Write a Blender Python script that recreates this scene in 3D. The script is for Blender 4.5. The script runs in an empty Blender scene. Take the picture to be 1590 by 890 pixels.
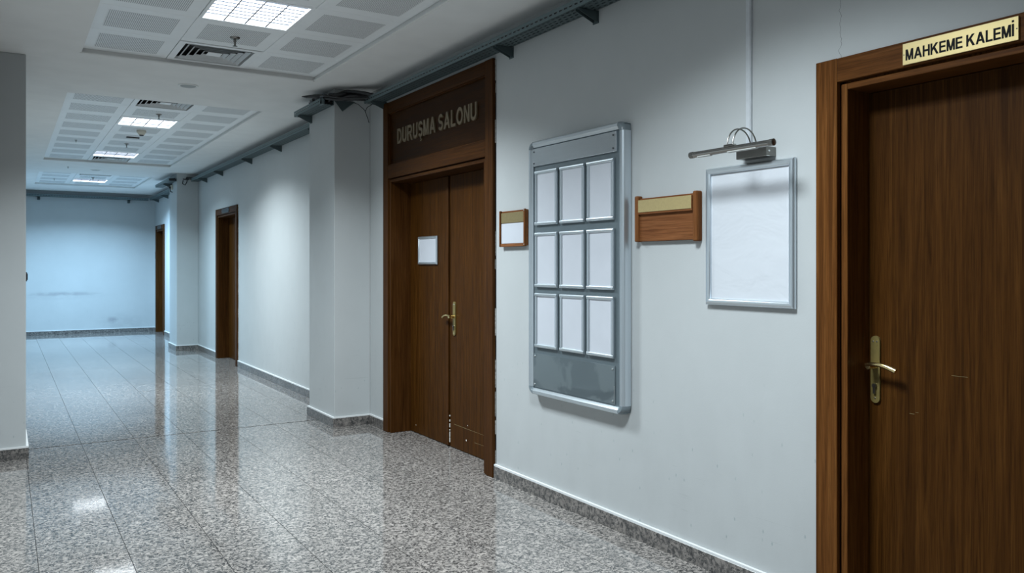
import bpy, bmesh, math, random
from mathutils import Vector, Matrix

random.seed(7)
R = math.radians
SC = bpy.context.scene
COL = SC.collection

# ------------------------------------------------------------------ camera
IMG_W, IMG_H = 1590.0, 890.0
FPX, VPX, HOR, EYE = 1262.6, 7.68, 413.7, 1.45      # focal length in pixels, corridor vanishing point, horizon, eye height
YAW = math.atan((IMG_W / 2 - VPX) / FPX)
cam_d = bpy.data.cameras.new('camera')
cam_d.sensor_width = 36.0
cam_d.lens = FPX / IMG_W * 36.0
cam_d.shift_y = -(IMG_H / 2 - HOR) / IMG_W
cam_d.clip_start = 0.02
cam = bpy.data.objects.new('camera', cam_d)
cam.location = (0, 0, EYE)
cam.rotation_euler = (R(90), 0, -YAW)
COL.objects.link(cam)
SC.camera = cam

# ------------------------------------------------------------------ world, exposure
world = bpy.data.worlds.new('world')
SC.world = world
world.use_nodes = True
world.node_tree.nodes['Background'].inputs[0].default_value = (0.02, 0.025, 0.03, 1)
world.node_tree.nodes['Background'].inputs[1].default_value = 0.2
SC.view_settings.view_transform = 'Standard'
SC.view_settings.look = 'None'
SC.view_settings.exposure = 0.0
SC.view_settings.gamma = 1.0
SC.view_settings.use_curve_mapping = False

# ceiling luminaires: centre (x, y), watts, colour of the light
ROW = 0.62
LX = 1.375
LAMPS = [                                       # ..., spread of the louvres in degrees
    (LX, 5.33, 106, (0.83, 0.94, 1.0), 134),
    (LX, 2.23, 83, (0.83, 0.94, 1.0), 134),
    (LX, -2.40, 42, (0.83, 0.94, 1.0), 134),  # unseen fixture behind the viewpoint, added for its light
    (LX, 10.05, 113, (0.82, 0.94, 1.0), 136),
    (LX, 13.15, 88, (0.60, 0.85, 1.0), 134),
    (LX, 17.40, 250, (0.44, 0.73, 1.0), 148),
]

# ------------------------------------------------------------------ helpers
def onx(u, v, x):
    """photo pixel -> point on the vertical plane at x (parallel to the right wall)"""
    S, C = math.sin(YAW), math.cos(YAW)
    a, b = (u - IMG_W / 2) / FPX, (HOR - v) / FPX
    k = x / (a * C + S)
    return (x, (-a * S + C) * k, EYE + b * k)

def origin_of(o):
    v = Vector((0, 0, 0))
    while o is not None:
        v += o.location
        o = o.parent
    return v

class MB:
    """collects shapes given in world coordinates into one mesh"""
    def __init__(self):
        self.bm = bmesh.new()
        self.smooth = False
    def box(self, x0, x1, y0, y1, z0, z1, bev=0.0, seg=1):
        x0, x1 = min(x0, x1), max(x0, x1)
        y0, y1 = min(y0, y1), max(y0, y1)
        z0, z1 = min(z0, z1), max(z0, z1)
        m = Matrix.Translation(((x0 + x1) / 2, (y0 + y1) / 2, (z0 + z1) / 2)) @ Matrix.Diagonal((x1 - x0, y1 - y0, z1 - z0, 1))
        r = bmesh.ops.create_cube(self.bm, size=1.0, matrix=m)
        if bev > 0:
            es = set()
            for v in r['verts']:
                es.update(v.link_edges)
            bmesh.ops.bevel(self.bm, geom=list(es), offset=bev, segments=seg, affect='EDGES', profile=0.5)
        return self
    def prism(self, poly, axis, a, b):
        """poly: 2-D outline; axis: extrusion axis 'x' (poly=(y,z)), 'y' (poly=(x,z)), 'z' (poly=(x,y))"""
        def P(p, t):
            if axis == 'x': return (t, p[0], p[1])
            if axis == 'y': return (p[0], t, p[1])
            return (p[0], p[1], t)
        v0 = [self.bm.verts.new(P(p, a)) for p in poly]
        v1 = [self.bm.verts.new(P(p, b)) for p in poly]
        n = len(poly)
        fs = [self.bm.faces.new(v0), self.bm.faces.new(v1[::-1])]
        for i in range(n):
            fs.append(self.bm.faces.new((v0[i], v1[i], v1[(i + 1) % n], v0[(i + 1) % n])))
        bmesh.ops.recalc_face_normals(self.bm, faces=fs)
        return self
    def loft(self, rings, cap=True, closed=True):
        vs = [[self.bm.verts.new(p) for p in ring] for ring in rings]
        n = len(vs[0])
        fs = []
        for a, b in zip(vs[:-1], vs[1:]):
            for i in range(n if closed else n - 1):
                j = (i + 1) % n
                fs.append(self.bm.faces.new((a[i], a[j], b[j], b[i])))
        if cap and closed:
            fs.append(self.bm.faces.new(vs[0][::-1]))
            fs.append(self.bm.faces.new(vs[-1]))
        bmesh.ops.recalc_face_normals(self.bm, faces=fs)
        return self
    def tube(self, pts, r, n=8):
        pts = [Vector(p) for p in pts]
        rings = []
        t = (pts[1] - pts[0]).normalized()
        up = Vector((0, 0, 1)) if abs(t.z) < 0.9 else Vector((1, 0, 0))
        s = t.cross(up).normalized()
        for i, p in enumerate(pts):
            if i == 0: t = (pts[1] - pts[0]).normalized()
            elif i == len(pts) - 1: t = (pts[-1] - pts[-2]).normalized()
            else: t = (pts[i + 1] - pts[i - 1]).normalized()
            s = (s - t * s.dot(t)).normalized()
            q = t.cross(s)
            rr = r[i] if isinstance(r, (list, tuple)) else r
            rings.append([p + (s * math.cos(k * 2 * math.pi / n) + q * math.sin(k * 2 * math.pi / n)) * rr for k in range(n)])
        self.smooth = True
        return self.loft(rings)
    def lathe(self, c, prof, n=20, axis='z'):
        """profile of (radius, height) about an axis through c"""
        rings = []
        for r, h in prof:
            ring = []
            for k in range(n):
                a = k * 2 * math.pi / n
                p, q = r * math.cos(a), r * math.sin(a)
                if axis == 'z': ring.append((c[0] + p, c[1] + q, c[2] + h))
                elif axis == 'x': ring.append((c[0] + h, c[1] + p, c[2] + q))
                else: ring.append((c[0] + p, c[1] + h, c[2] + q))
            rings.append(ring)
        self.smooth = True
        return self.loft(rings)
    def build(self, name, mat, parent=None, origin=None, smooth=None, angle=40):
        o0 = Vector(origin) if origin is not None else (origin_of(parent) if parent else Vector((0, 0, 0)))
        for v in self.bm.verts:
            v.co -= o0
        me = bpy.data.meshes.new(name)
        self.bm.to_mesh(me)
        self.bm.free()
        me.materials.append(mat)
        ob = bpy.data.objects.new(name, me)
        ob.location = o0 - (origin_of(parent) if parent else Vector((0, 0, 0)))
        ob.parent = parent
        COL.objects.link(ob)
        if smooth if smooth is not None else self.smooth:
            me.shade_smooth()
            me.set_sharp_from_angle(angle=R(angle))
        return ob

def tag(o, label=None, cat=None, group=None, kind=None):
    if label: o['label'] = label
    if cat: o['category'] = cat
    if group: o['group'] = group
    if kind: o['kind'] = kind
    return o

def empty(name, loc, label=None, cat=None, group=None, kind=None, parent=None):
    o = bpy.data.objects.new(name, None)
    o.empty_display_size = 0.05
    o.location = Vector(loc) - (origin_of(parent) if parent else Vector((0, 0, 0)))
    o.parent = parent
    COL.objects.link(o)
    return tag(o, label, cat, group, kind)

def copy_tree(o, parent=None, loc=None):
    c = o.copy()
    COL.objects.link(c)
    c.parent = parent
    if loc is not None:
        c.location = Vector(loc) - (origin_of(parent) if parent else Vector((0, 0, 0)))
    for ch in list(o.children):
        copy_tree(ch, c)
    return c

# ------------------------------------------------------------------ materials
class NT:
    def __init__(self, name):
        self.m = bpy.data.materials.new(name)
        self.m.use_nodes = True
        self.t = self.m.node_tree
        self.b = self.t.nodes['Principled BSDF']
        self.pos = None
    def n(self, typ, **kw):
        nd = self.t.nodes.new(typ)
        for k, v in kw.items():
            if k.startswith('i_'):
                nd.inputs[k[2:].replace('_', ' ')].default_value = v
            else:
                setattr(nd, k, v)
        return nd
    def l(self, a, b):
        self.t.links.new(a, b)
    def position(self):
        if self.pos is None:
            self.pos = self.n('ShaderNodeNewGeometry').outputs['Position']
        return self.pos
    def scaled(self, sx, sy, sz, src=None):
        mp = self.n('ShaderNodeMapping')
        mp.inputs['Scale'].default_value = (sx, sy, sz)
        self.l(src or self.position(), mp.inputs['Vector'])
        return mp.outputs['Vector']
    def noise(self, vec, scale, detail=3, rough=0.5, dist=0.0):
        nd = self.n('ShaderNodeTexNoise')
        nd.inputs['Scale'].default_value = scale
        nd.inputs['Detail'].default_value = detail
        nd.inputs['Roughness'].default_value = rough
        nd.inputs['Distortion'].default_value = dist
        self.l(vec, nd.inputs['Vector'])
        return nd.outputs['Fac']
    def ramp(self, fac, stops, interp='LINEAR'):
        nd = self.n('ShaderNodeValToRGB')
        nd.color_ramp.interpolation = interp
        els = nd.color_ramp.elements
        while len(els) < len(stops):
            els.new(0.5)
        for e, (p, c) in zip(els, stops):
            e.position = p
            e.color = (c, c, c, 1) if isinstance(c, (int, float)) else (c[0], c[1], c[2], 1)
        self.l(fac, nd.inputs['Fac'])
        return nd.outputs['Color']
    def math(self, op, a, b=None, c=None, clamp=False):
        nd = self.n('ShaderNodeMath', operation=op, use_clamp=clamp)
        for i, v in enumerate((a, b, c)):
            if v is None: continue
            if isinstance(v, (int, float)): nd.inputs[i].default_value = v
            else: self.l(v, nd.inputs[i])
        return nd.outputs[0]
    def mix(self, fac, a, b, mode='MIX'):
        nd = self.n('ShaderNodeMix', data_type='RGBA', blend_type=mode)
        for s, v in ((0, fac), (6, a), (7, b)):
            if isinstance(v, (int, float)): nd.inputs[s].default_value = v
            elif isinstance(v, (tuple, list)): nd.inputs[s].default_value = (v[0], v[1], v[2], 1)
            else: self.l(v, nd.inputs[s])
        return nd.outputs[2]
    def sep(self, vec=None):
        nd = self.n('ShaderNodeSeparateXYZ')
        self.l(vec or self.position(), nd.inputs[0])
        return nd.outputs
    def bump(self, h, strength, dist=0.01):
        nd = self.n('ShaderNodeBump')
        nd.inputs['Strength'].default_value = strength
        nd.inputs['Distance'].default_value = dist
        self.l(h, nd.inputs['Height'])
        self.l(nd.outputs['Normal'], self.b.inputs['Normal'])
    def set(self, color=None, rough=None, metal=None, spec=None):
        for k, v in (('Base Color', color), ('Roughness', rough), ('Metallic', metal), ('Specular IOR Level', spec)):
            if v is None: continue
            if isinstance(v, (int, float)): self.b.inputs[k].default_value = v
            elif isinstance(v, (tuple, list)): self.b.inputs[k].default_value = (v[0], v[1], v[2], 1)
            else: self.l(v, self.b.inputs[k])
        return self.m

def plain(name, color, rough=0.5, metal=0.0, spec=0.5, var=0.06, scale=30):
    t = NT(name)
    f = t.noise(t.position(), scale, 3)
    c = t.ramp(f, [(0.3, [v * (1 - var) for v in color]), (0.7, [min(1, v * (1 + var)) for v in color])])
    return t.set(c, rough, metal, spec)

def wall_paint(name, color, crack=False, endwall=False, scuff=1.0):
    t = NT(name)
    p = t.position()
    big = t.noise(p, 1.3, 4, 0.6)
    mott = t.noise(p, 9, 4, 0.6)
    c = t.ramp(big, [(0.3, [v * 0.93 for v in color]), (0.7, color)])
    c = t.mix(t.math('MULTIPLY', mott, 0.10), c, [v * 0.7 for v in color])
    x, y, z = t.sep()
    # scuff dashes near the floor
    low = t.ramp(z, [(0.0, 1.0), (0.55, 0.7), (1.0, 0.0)])
    h = t.math('ADD', x, y)
    comb = t.n('ShaderNodeCombineXYZ')
    t.l(t.math('MULTIPLY', h, 55), comb.inputs[0])
    t.l(t.math('MULTIPLY', z, 24), comb.inputs[1])
    vo = t.n('ShaderNodeTexVoronoi', voronoi_dimensions='2D')
    vo.inputs['Scale'].default_value = 0.33
    t.l(comb.outputs[0], vo.inputs['Vector'])
    sp = t.ramp(vo.outputs['Distance'], [(0.0, 1.0), (0.04, 0.8), (0.085, 0.0)])
    pick = t.ramp(t.noise(p, 5.0, 2), [(0.42, 0.0), (0.56, 1.0)])
    pick2 = t.n('ShaderNodeSeparateColor')
    t.l(vo.outputs['Color'], pick2.inputs[0])
    pk = t.math('GREATER_THAN', pick2.outputs[0], 0.76)
    m = t.math('MULTIPLY', t.math('MULTIPLY', sp, pick), t.math('MULTIPLY', low, pk))
    c = t.mix(t.math('MULTIPLY', m, 0.6 * scuff), c, (0.10, 0.17, 0.18))
    # long faint rub marks
    rub = t.noise(t.scaled(1.0, 3.0, 60.0), 1.2, 3, 0.6, 0.4)
    rubm = t.math('MULTIPLY', t.ramp(rub, [(0.66, 0.0), (0.72, 1.0)]), t.math('MULTIPLY', low, pick))
    c = t.mix(t.math('MULTIPLY', rubm, 0.22 * scuff), c, (0.2, 0.21, 0.22))
    # soft grime towards the skirting: splashes of irregular shape
    gr = t.ramp(t.noise(t.scaled(3, 3, 1.2), 2.2, 5, 0.65), [(0.45, 0.0), (0.8, 1.0)])
    c = t.mix(t.math('MULTIPLY', t.math('MULTIPLY', gr, low), 0.16 * scuff), c, (0.3, 0.3, 0.3))
    if crack:
        wig = t.math('MULTIPLY', t.math('SUBTRACT', t.noise(t.scaled(0, 0, 9), 1.0, 3, 0.6), 0.5), 0.12)
        d = t.math('ABSOLUTE', t.math('SUBTRACT', t.math('ADD', y, wig), 2.083))
        line = t.math('LESS_THAN', d, 0.0011)
        line = t.math('MULTIPLY', line, t.math('GREATER_THAN', z, 2.27))
        c = t.mix(t.math('MULTIPLY', line, 0.7), c, (0.12, 0.12, 0.12))
    if endwall:
        def smudge(cx, cz, wx, wz, s):
            a = t.math('POWER', t.math('DIVIDE', t.math('SUBTRACT', x, cx), wx), 2.0)
            b = t.math('POWER', t.math('DIVIDE', t.math('SUBTRACT', z, cz), wz), 2.0)
            g = t.math('SUBTRACT', 1.0, t.math('ADD', a, b), clamp=True)
            n = t.ramp(t.noise(t.scaled(4, 4, 9), 1.5, 4), [(0.35, 0.2), (0.6, 1.0)])
            return t.math('MULTIPLY', t.math('MULTIPLY', g, n), s)
        for s in ((1.05, 0.86, 0.75, 0.05, 0.45), (1.0, 0.84, 0.95, 0.12, 0.15), (2.0, 0.28, 0.14, 0.09, 0.5), (2.2, 0.2, 0.6, 0.25, 0.2)):
            c = t.mix(smudge(*s), c, (0.2, 0.2, 0.22))
    t.bump(t.noise(p, 160, 2), 0.12, 0.002)
    return t.set(c, 0.55, 0, 0.3)

def granite(name, k=0.56, rough=0.055):
    t = NT(name)
    p = t.position()
    oi = t.n('ShaderNodeObjectInfo')
    off = t.n('ShaderNodeVectorMath', operation='SCALE')
    cmb = t.n('ShaderNodeCombineXYZ')
    t.l(oi.outputs['Random'], cmb.inputs[0]); t.l(oi.outputs['Random'], cmb.inputs[1])
    t.l(cmb.outputs[0], off.inputs[0]); off.inputs['Scale'].default_value = 37.0
    add = t.n('ShaderNodeVectorMath', operation='ADD')
    t.l(p, add.inputs[0]); t.l(off.outputs[0], add.inputs[1])
    q = add.outputs[0]
    cloud = t.noise(q, 14, 4, 0.6)
    base = t.ramp(cloud, [(0.30, (0.45 * k, 0.405 * k, 0.375 * k)), (0.55, (0.62 * k, 0.56 * k, 0.515 * k)), (0.75, (0.76 * k, 0.68 * k, 0.62 * k))])
    fl = t.noise(q, 46, 3, 0.6)
    base = t.mix(t.ramp(fl, [(0.44, 0.0), (0.62, 0.85)]), base, (0.13 * k, 0.126 * k, 0.124 * k))
    ve = t.noise(q, 31, 2, 0.5, 1.5)
    vein = t.ramp(t.math('ABSOLUTE', t.math('SUBTRACT', ve, 0.5)), [(0.0, 1.0), (0.022, 0.95), (0.05, 0.0)])
    gate = t.ramp(t.noise(q, 26, 2), [(0.38, 0.0), (0.46, 1.0)])
    base = t.mix(t.math('MULTIPLY', t.math('MULTIPLY', vein, gate), 0.92), base, (0.022, 0.024, 0.026))
    vo = t.n('ShaderNodeTexVoronoi'); vo.inputs['Scale'].default_value = 58
    t.l(q, vo.inputs['Vector'])
    sc = t.n('ShaderNodeSeparateColor'); t.l(vo.outputs['Color'], sc.inputs[0])
    spk = t.math('MULTIPLY', t.math('GREATER_THAN', sc.outputs[0], 0.84), t.math('LESS_THAN', vo.outputs['Distance'], 0.42))
    base = t.mix(t.math('MULTIPLY', spk, 0.85), base, (0.03, 0.03, 0.032))
    rv = t.n('ShaderNodeMapRange')
    rv.inputs['To Min'].default_value = 0.93; rv.inputs['To Max'].default_value = 1.06
    t.l(oi.outputs['Random'], rv.inputs['Value'])
    hs = t.n('ShaderNodeHueSaturation'); t.l(rv.outputs[0], hs.inputs['Value']); t.l(base, hs.inputs['Color'])
    rg = t.ramp(t.noise(p, 3, 4, 0.6), [(0.3, rough), (0.75, rough * 1.6)])
    t.bump(t.noise(p, 2.5, 2), 0.012, 0.02)
    return t.set(hs.outputs['Color'], rg, 0, 0.8)

def wood(name, c0, c1, c2, grain='z', rough=0.38, seed=0.0):
    t = NT(name)
    p = t.position()
    S = {'z': (48, 48, 1.3), 'y': (48, 1.3, 48), 'x': (1.3, 48, 48)}[grain]
    mp = t.n('ShaderNodeMapping'); mp.inputs['Scale'].default_value = S; mp.inputs['Location'].default_value = (seed, seed * 0.7, seed * 1.3)
    t.l(p, mp.inputs['Vector'])
    v = mp.outputs['Vector']
    a = t.noise(v, 1.0, 5, 0.65, 0.8)
    fine = t.noise(v, 5.0, 3, 0.6, 0.3)
    c = t.ramp(a, [(0.28, c0), (0.5, c1), (0.75, c2)])
    c = t.mix(t.ramp(fine, [(0.45, 0.0), (0.7, 0.55)]), c, [q * 0.5 for q in c0])
    t.bump(fine, 0.08, 0.002)
    return t.set(c, t.ramp(a, [(0.3, rough), (0.7, rough * 1.25)]), 0, 0.07)

def metal(name, color, rough=0.3, metalness=1.0, brush=None):
    t = NT(name)
    p = t.position()
    S = {'y': (300, 6, 300), 'z': (300, 300, 6), None: (60, 60, 60)}[brush]
    f = t.noise(t.scaled(*S), 1.0, 3)
    c = t.ramp(f, [(0.3, [v * 0.975 for v in color]), (0.7, color)])
    r = t.ramp(f, [(0.3, rough * 0.96), (0.7, rough * 1.05)])
    return t.set(c, r, metalness, 0.5)

def perforated(name, color):
    t = NT(name)
    x, y, z = t.sep()
    pit = 0.0115
    def cell(v):
        return t.math('SUBTRACT', t.math('FRACT', t.math('DIVIDE', v, pit)), 0.5)
    d = t.math('ADD', t.math('POWER', cell(x), 2.0), t.math('POWER', cell(y), 2.0))
    hole = t.math('LESS_THAN', d, 0.085)
    c = t.mix(hole, color, (0.03, 0.035, 0.04))
    return t.set(c, 0.5, 0, 0.3)

def emitter(name, color, strength):
    t = NT(name)
    t.b.inputs['Emission Color'].default_value = (*color, 1)
    t.b.inputs['Emission Strength'].default_value = strength
    return t.set((0.9, 0.9, 0.9), 0.4)

M = {}
M['wall'] = wall_paint('wall_paint', (0.46, 0.478, 0.48), crack=True)
M['wall_plain'] = wall_paint('wall_paint_plain', (0.46, 0.478, 0.48), scuff=0.8)
M['wall_end'] = wall_paint('wall_paint_end', (0.46, 0.478, 0.48), endwall=True, scuff=0.6)
M['ceil'] = plain('ceiling_paint', (0.76, 0.76, 0.75), 0.8, 0, 0.2, 0.03, 4)
M['tile_metal'] = plain('white_ceiling_tile', (0.82, 0.84, 0.85), 0.45, 0, 0.4, 0.02, 5)
M['perf'] = perforated('perforated_tile', (0.78, 0.80, 0.81))
M['slat'] = plain('grey_vent_slat', (0.55, 0.57, 0.58), 0.5)
M['speaker'] = plain('grey_speaker_grille', (0.34, 0.36, 0.36), 0.6)
M['granite'] = granite('polished_granite')
M['granite_skirt'] = granite('granite_skirting', 0.36, 0.25)
M['grout'] = plain('dark_grout', (0.022, 0.023, 0.025), 0.9)
M['caulk'] = plain('white_caulk', (0.66, 0.67, 0.67), 0.6, 0, 0.3, 0.03)
M['wood'] = wood('walnut_vertical', (0.0552, 0.0184, 0.0041), (0.1150, 0.0414, 0.0092), (0.1794, 0.0718, 0.0184), 'z', 0.40)
M['wood_leaf'] = wood('walnut_leaf', (0.0264, 0.0092, 0.0014), (0.0546, 0.0198, 0.0033), (0.0924, 0.0361, 0.0070), 'z', 0.40, 3.3)
M['wood_h'] = wood('walnut_horizontal', (0.0528, 0.0176, 0.0040), (0.0986, 0.0352, 0.0079), (0.1496, 0.0581, 0.0150), 'y', 0.40, 5.1)
M['wood2'] = wood('dark_walnut_vertical', (0.0281, 0.0098, 0.0023), (0.0562, 0.0207, 0.0047), (0.0897, 0.0359, 0.0094), 'z', 0.40, 7.7)
M['wood2_h'] = wood('dark_walnut_horizontal', (0.0281, 0.0098, 0.0023), (0.0530, 0.0195, 0.0047), (0.0819, 0.0328, 0.0086), 'y', 0.40, 4.4)
M['wood_panel'] = wood('shaded_transom_veneer', (0.0158, 0.0057, 0.0013), (0.0299, 0.0110, 0.0026), (0.0493, 0.0194, 0.0053), 'y', 0.40, 6.2)  # leaf-like veneer, shade of the lamp cut-off darkened into its colour
M['plaque_wood'] = wood('warm_plaque_wood', (0.1056, 0.0370, 0.0132), (0.1936, 0.0748, 0.0282), (0.2640, 0.1100, 0.0440), 'y', 0.35, 9.0)
M['plaque_rail'] = wood('warm_plaque_rail', (0.0968, 0.0334, 0.0106), (0.1672, 0.0634, 0.0211), (0.2288, 0.0924, 0.0352), 'z', 0.35, 2.0)
M['brass'] = metal('brushed_brass', (0.60, 0.48, 0.235), 0.42, 0.75, 'y')
M['brass_dull'] = plain('dull_brass_film', (0.21, 0.165, 0.075), 0.5, 0.2, 0.5, 0.08, 120)
M['brass_polish'] = metal('polished_brass', (0.80, 0.64, 0.32), 0.22)
M['brass_plate'] = plain('aged_brass_plate', (0.24, 0.185, 0.065), 0.32, 0.45, 0.5, 0.08, 40)
M['letter_black'] = plain('black_enamel', (0.006, 0.006, 0.007), 0.5, 0, 0.1)
M['letter_bronze'] = plain('bronze_letter', (0.165, 0.125, 0.075), 0.5, 0.2)
M['alu'] = metal('anodised_aluminium', (0.64, 0.70, 0.75), 0.30, 0.85, 'z')
M['alu_y'] = metal('anodised_aluminium_rail', (0.68, 0.74, 0.78), 0.30, 0.85, 'y')
M['alu_plate'] = metal('brushed_plate', (0.74, 0.79, 0.83), 0.26, 0.95, 'y')
M['board_back'] = plain('grey_board_back', (0.115, 0.145, 0.16), 0.45, 0.2, 0.5, 0.04)
M['grey_plastic'] = plain('grey_corner_plastic', (0.17, 0.205, 0.225), 0.3)
M['paper'] = plain('white_paper', (0.53, 0.55, 0.595), 0.55, 0, 0.3, 0.02, 8)
M['screw'] = plain('dark_screw', (0.05, 0.055, 0.06), 0.35, 0.5)
M['steel_screw'] = metal('steel_screw', (0.7, 0.72, 0.72), 0.3)
M['chrome'] = metal('brushed_nickel', (0.34, 0.33, 0.31), 0.16)
M['chrome_dark'] = metal('dark_nickel', (0.22, 0.215, 0.20), 0.32)
M['galv'] = metal('galvanised_steel', (0.15, 0.20, 0.21), 0.5, 0.5)
M['galv_dark'] = metal('dark_galvanised', (0.085, 0.115, 0.12), 0.55, 0.4)  # darker tone of the steel, for tray bottoms, brackets and the offcut
M['cable'] = plain('black_cable', (0.015, 0.016, 0.018), 0.5)
M['white_plastic'] = plain('white_plastic', (0.72, 0.73, 0.72), 0.45)
M['cream_plastic'] = plain('cream_plastic', (0.55, 0.52, 0.44), 0.45)
M['black_plastic'] = plain('black_plastic', (0.01, 0.01, 0.011), 0.4)
M['trunk'] = plain('white_trunking', (0.50, 0.525, 0.55), 0.5)
M['duct'] = plain('dark_duct', (0.01, 0.01, 0.01), 0.9)
M['lamp_on'] = emitter('lit_tubes', (0.90, 0.97, 1.0), 6.0)
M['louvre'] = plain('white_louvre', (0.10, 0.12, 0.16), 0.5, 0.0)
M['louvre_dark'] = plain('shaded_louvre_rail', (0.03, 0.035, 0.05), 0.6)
M['lens_off'] = plain('frosted_lens', (0.42, 0.43, 0.41), 0.4)
M['plaster'] = plain('torn_plaster', (0.38, 0.37, 0.35), 0.9, 0, 0.2, 0.5, 60)
M['chip'] = plain('pale_chip', (0.75, 0.72, 0.66), 0.8)

def acrylic(name):
    t = NT(name)
    sm = t.ramp(t.noise(t.scaled(2.0, 2.2, 3.5), 1.6, 3, 0.5, 0.6), [(0.46, 0.06), (0.50, 0.16)])
    t.b.inputs['Transmission Weight'].default_value = 0.0
    c = t.ramp(t.noise(t.scaled(2.0, 2.2, 3.5), 1.6, 3, 0.5, 0.6), [(0.45, (0.135, 0.165, 0.18)), (0.52, (0.175, 0.21, 0.225))])
    return t.set(c, sm, 0.35, 0.5)
M['acrylic'] = acrylic('smeared_clear_plate')

# ------------------------------------------------------------------ dimensions
WX = 2.86            # right wall
LXW = -0.22          # left wall
YE = 19.75           # end wall
YB = -6.5            # wall behind
CZ = 3.05            # plaster ceiling
TZ = 3.087           # tile plane
FIELD_X = (0.475, 2.275)
FIELDS = [(1.30, 9), (8.50, 9), (15.85, 4), (-6.20, 8)]

# ------------------------------------------------------------------ floor
floor = MB().box(LXW - 0.3, WX + 0.32, YB - 0.3, YE + 0.3, -0.20, -0.0035).build('floor', M['grout'])
tag(floor, 'polished grey granite tile floor of the corridor', 'floor', kind='structure')
XJ = [-0.25, 0.137, 0.530, 0.925, 1.315, 1.712, 2.098, 2.474, 2.872]
tile_mesh = {}
far_y = YE + 0.01
def floor_tile(x0, x1, y0, y1):
    g = 0.0016
    key = (round(x1 - x0, 3), round(y1 - y0, 3))
    cx, cy = (x0 + x1) / 2, (y0 + y1) / 2
    if key not in tile_mesh:
        m = MB().box(x0 + g, x1 - g, y0 + g * 0.5, y1 - g * 0.5, -0.02, 0.0)
        o = m.build('floor_tile', M['granite'], floor, origin=(cx, cy, 0))
        tile_mesh[key] = o.data
    else:
        o = bpy.data.objects.new('floor_tile', tile_mesh[key])
        o.parent = floor
        o.location = (cx, cy, 0)
        COL.objects.link(o)
    o.rotation_euler = (random.gauss(0, 0.0007), random.gauss(0, 0.0007), 0)
rest = MB()
OFFS = [0.35, 0.20, 0.0, 0.40, 0.10, 0.50, 0.30, 0.48]
for c in range(8):
    x0, x1 = XJ[c], XJ[c + 1]
    L = 0.61
    # far of the straight joint at y = 7.49
    y = 7.502
    first = True
    while y < far_y - 0.02:
        l = L if not first else (0.25 + OFFS[c] * 0.6)
        first = False
        y1 = min(y + l, far_y)
        if far_y - y1 < 0.08: y1 = far_y
        floor_tile(x0, x1, y, y1)
        y = y1
    y = 7.480
    first = True
    while y > YB + 0.02:
        l = L if not first else (0.30 + OFFS[(c + 3) % 8] * 0.6)
        first = False
        y0 = max(y - l, YB)
        if y > 2.0 and not (x1 < 0.2 and y < 4.0):
            floor_tile(x0, x1, y0, y)
        else:
            rest.box(x0 + 0.0013, x1 - 0.0013, y0 + 0.0006, y - 0.0006, -0.02, 0.0)
        y = y0
tag(rest.build('floor_tiling', M['granite'], floor), kind='stuff')
for (a, b) in ((4.90, 6.60), (1.10, 2.07), (12.16, 13.36), (18.50, 19.45)):
    MB().box(WX + 0.014, WX + 0.31, a, b, -0.02, 0.0).build('threshold_slab', M['granite'], floor)

# ------------------------------------------------------------------ walls
# right wall with four door openings: (y0, y1, top)
OPEN = [(1.06, 2.12, 2.23), (4.86, 6.64, 2.83), (12.12, 13.40, 2.29), (18.48, 19.46, 2.29)]
wr = MB()
y = YB
for (a, b, h) in OPEN:
    wr.box(WX, WX + 0.30, y, a, 0, CZ + 0.2)
    wr.box(WX, WX + 0.30, a, b, h, CZ + 0.2)
    y = b
wr.box(WX, WX + 0.30, y, YE, 0, CZ + 0.2)
bmesh.ops.remove_doubles(wr.bm, verts=wr.bm.verts, dist=0.0001)
wall_r = tag(wr.build('wall_right', M['wall']), 'pale painted right wall with doors, boards and cable tray', 'wall', kind='structure')
tag(MB().box(LXW - 0.3, WX + 0.3, YE, YE + 0.3, 0, CZ + 0.2).build('wall_end', M['wall_end']), 'blue-lit blank wall closing the far end of the corridor', 'wall', kind='structure')
tag(MB().box(LXW - 0.3, LXW, YB, YE, 0, CZ + 0.2).build('wall_left', M['wall_plain']), 'painted left wall of the corridor, hidden beyond the pier', 'wall', kind='structure')
tag(MB().box(LXW - 0.3, WX + 0.3, YB - 0.3, YB, 0, CZ + 0.2).build('wall_back', M['wall_plain']), 'painted wall behind the viewpoint', 'wall', kind='structure')

def pier(x0, x1, y0, y1, label):
    return tag(MB().box(x0, x1, y0, y1, 0, CZ, 0.006, 2).build('column', M['wall_plain']), label, 'column', kind='structure')
pier(2.515, WX, 7.055, 7.765, 'painted square pier beside the double door, cables dangling at its top')
pier(2.505, WX, 14.90, 15.62, 'distant painted pier between the two far doors')
pier(LXW, 0.135, 7.15, 7.86, 'grey painted pier at the left edge of the picture')

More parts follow.
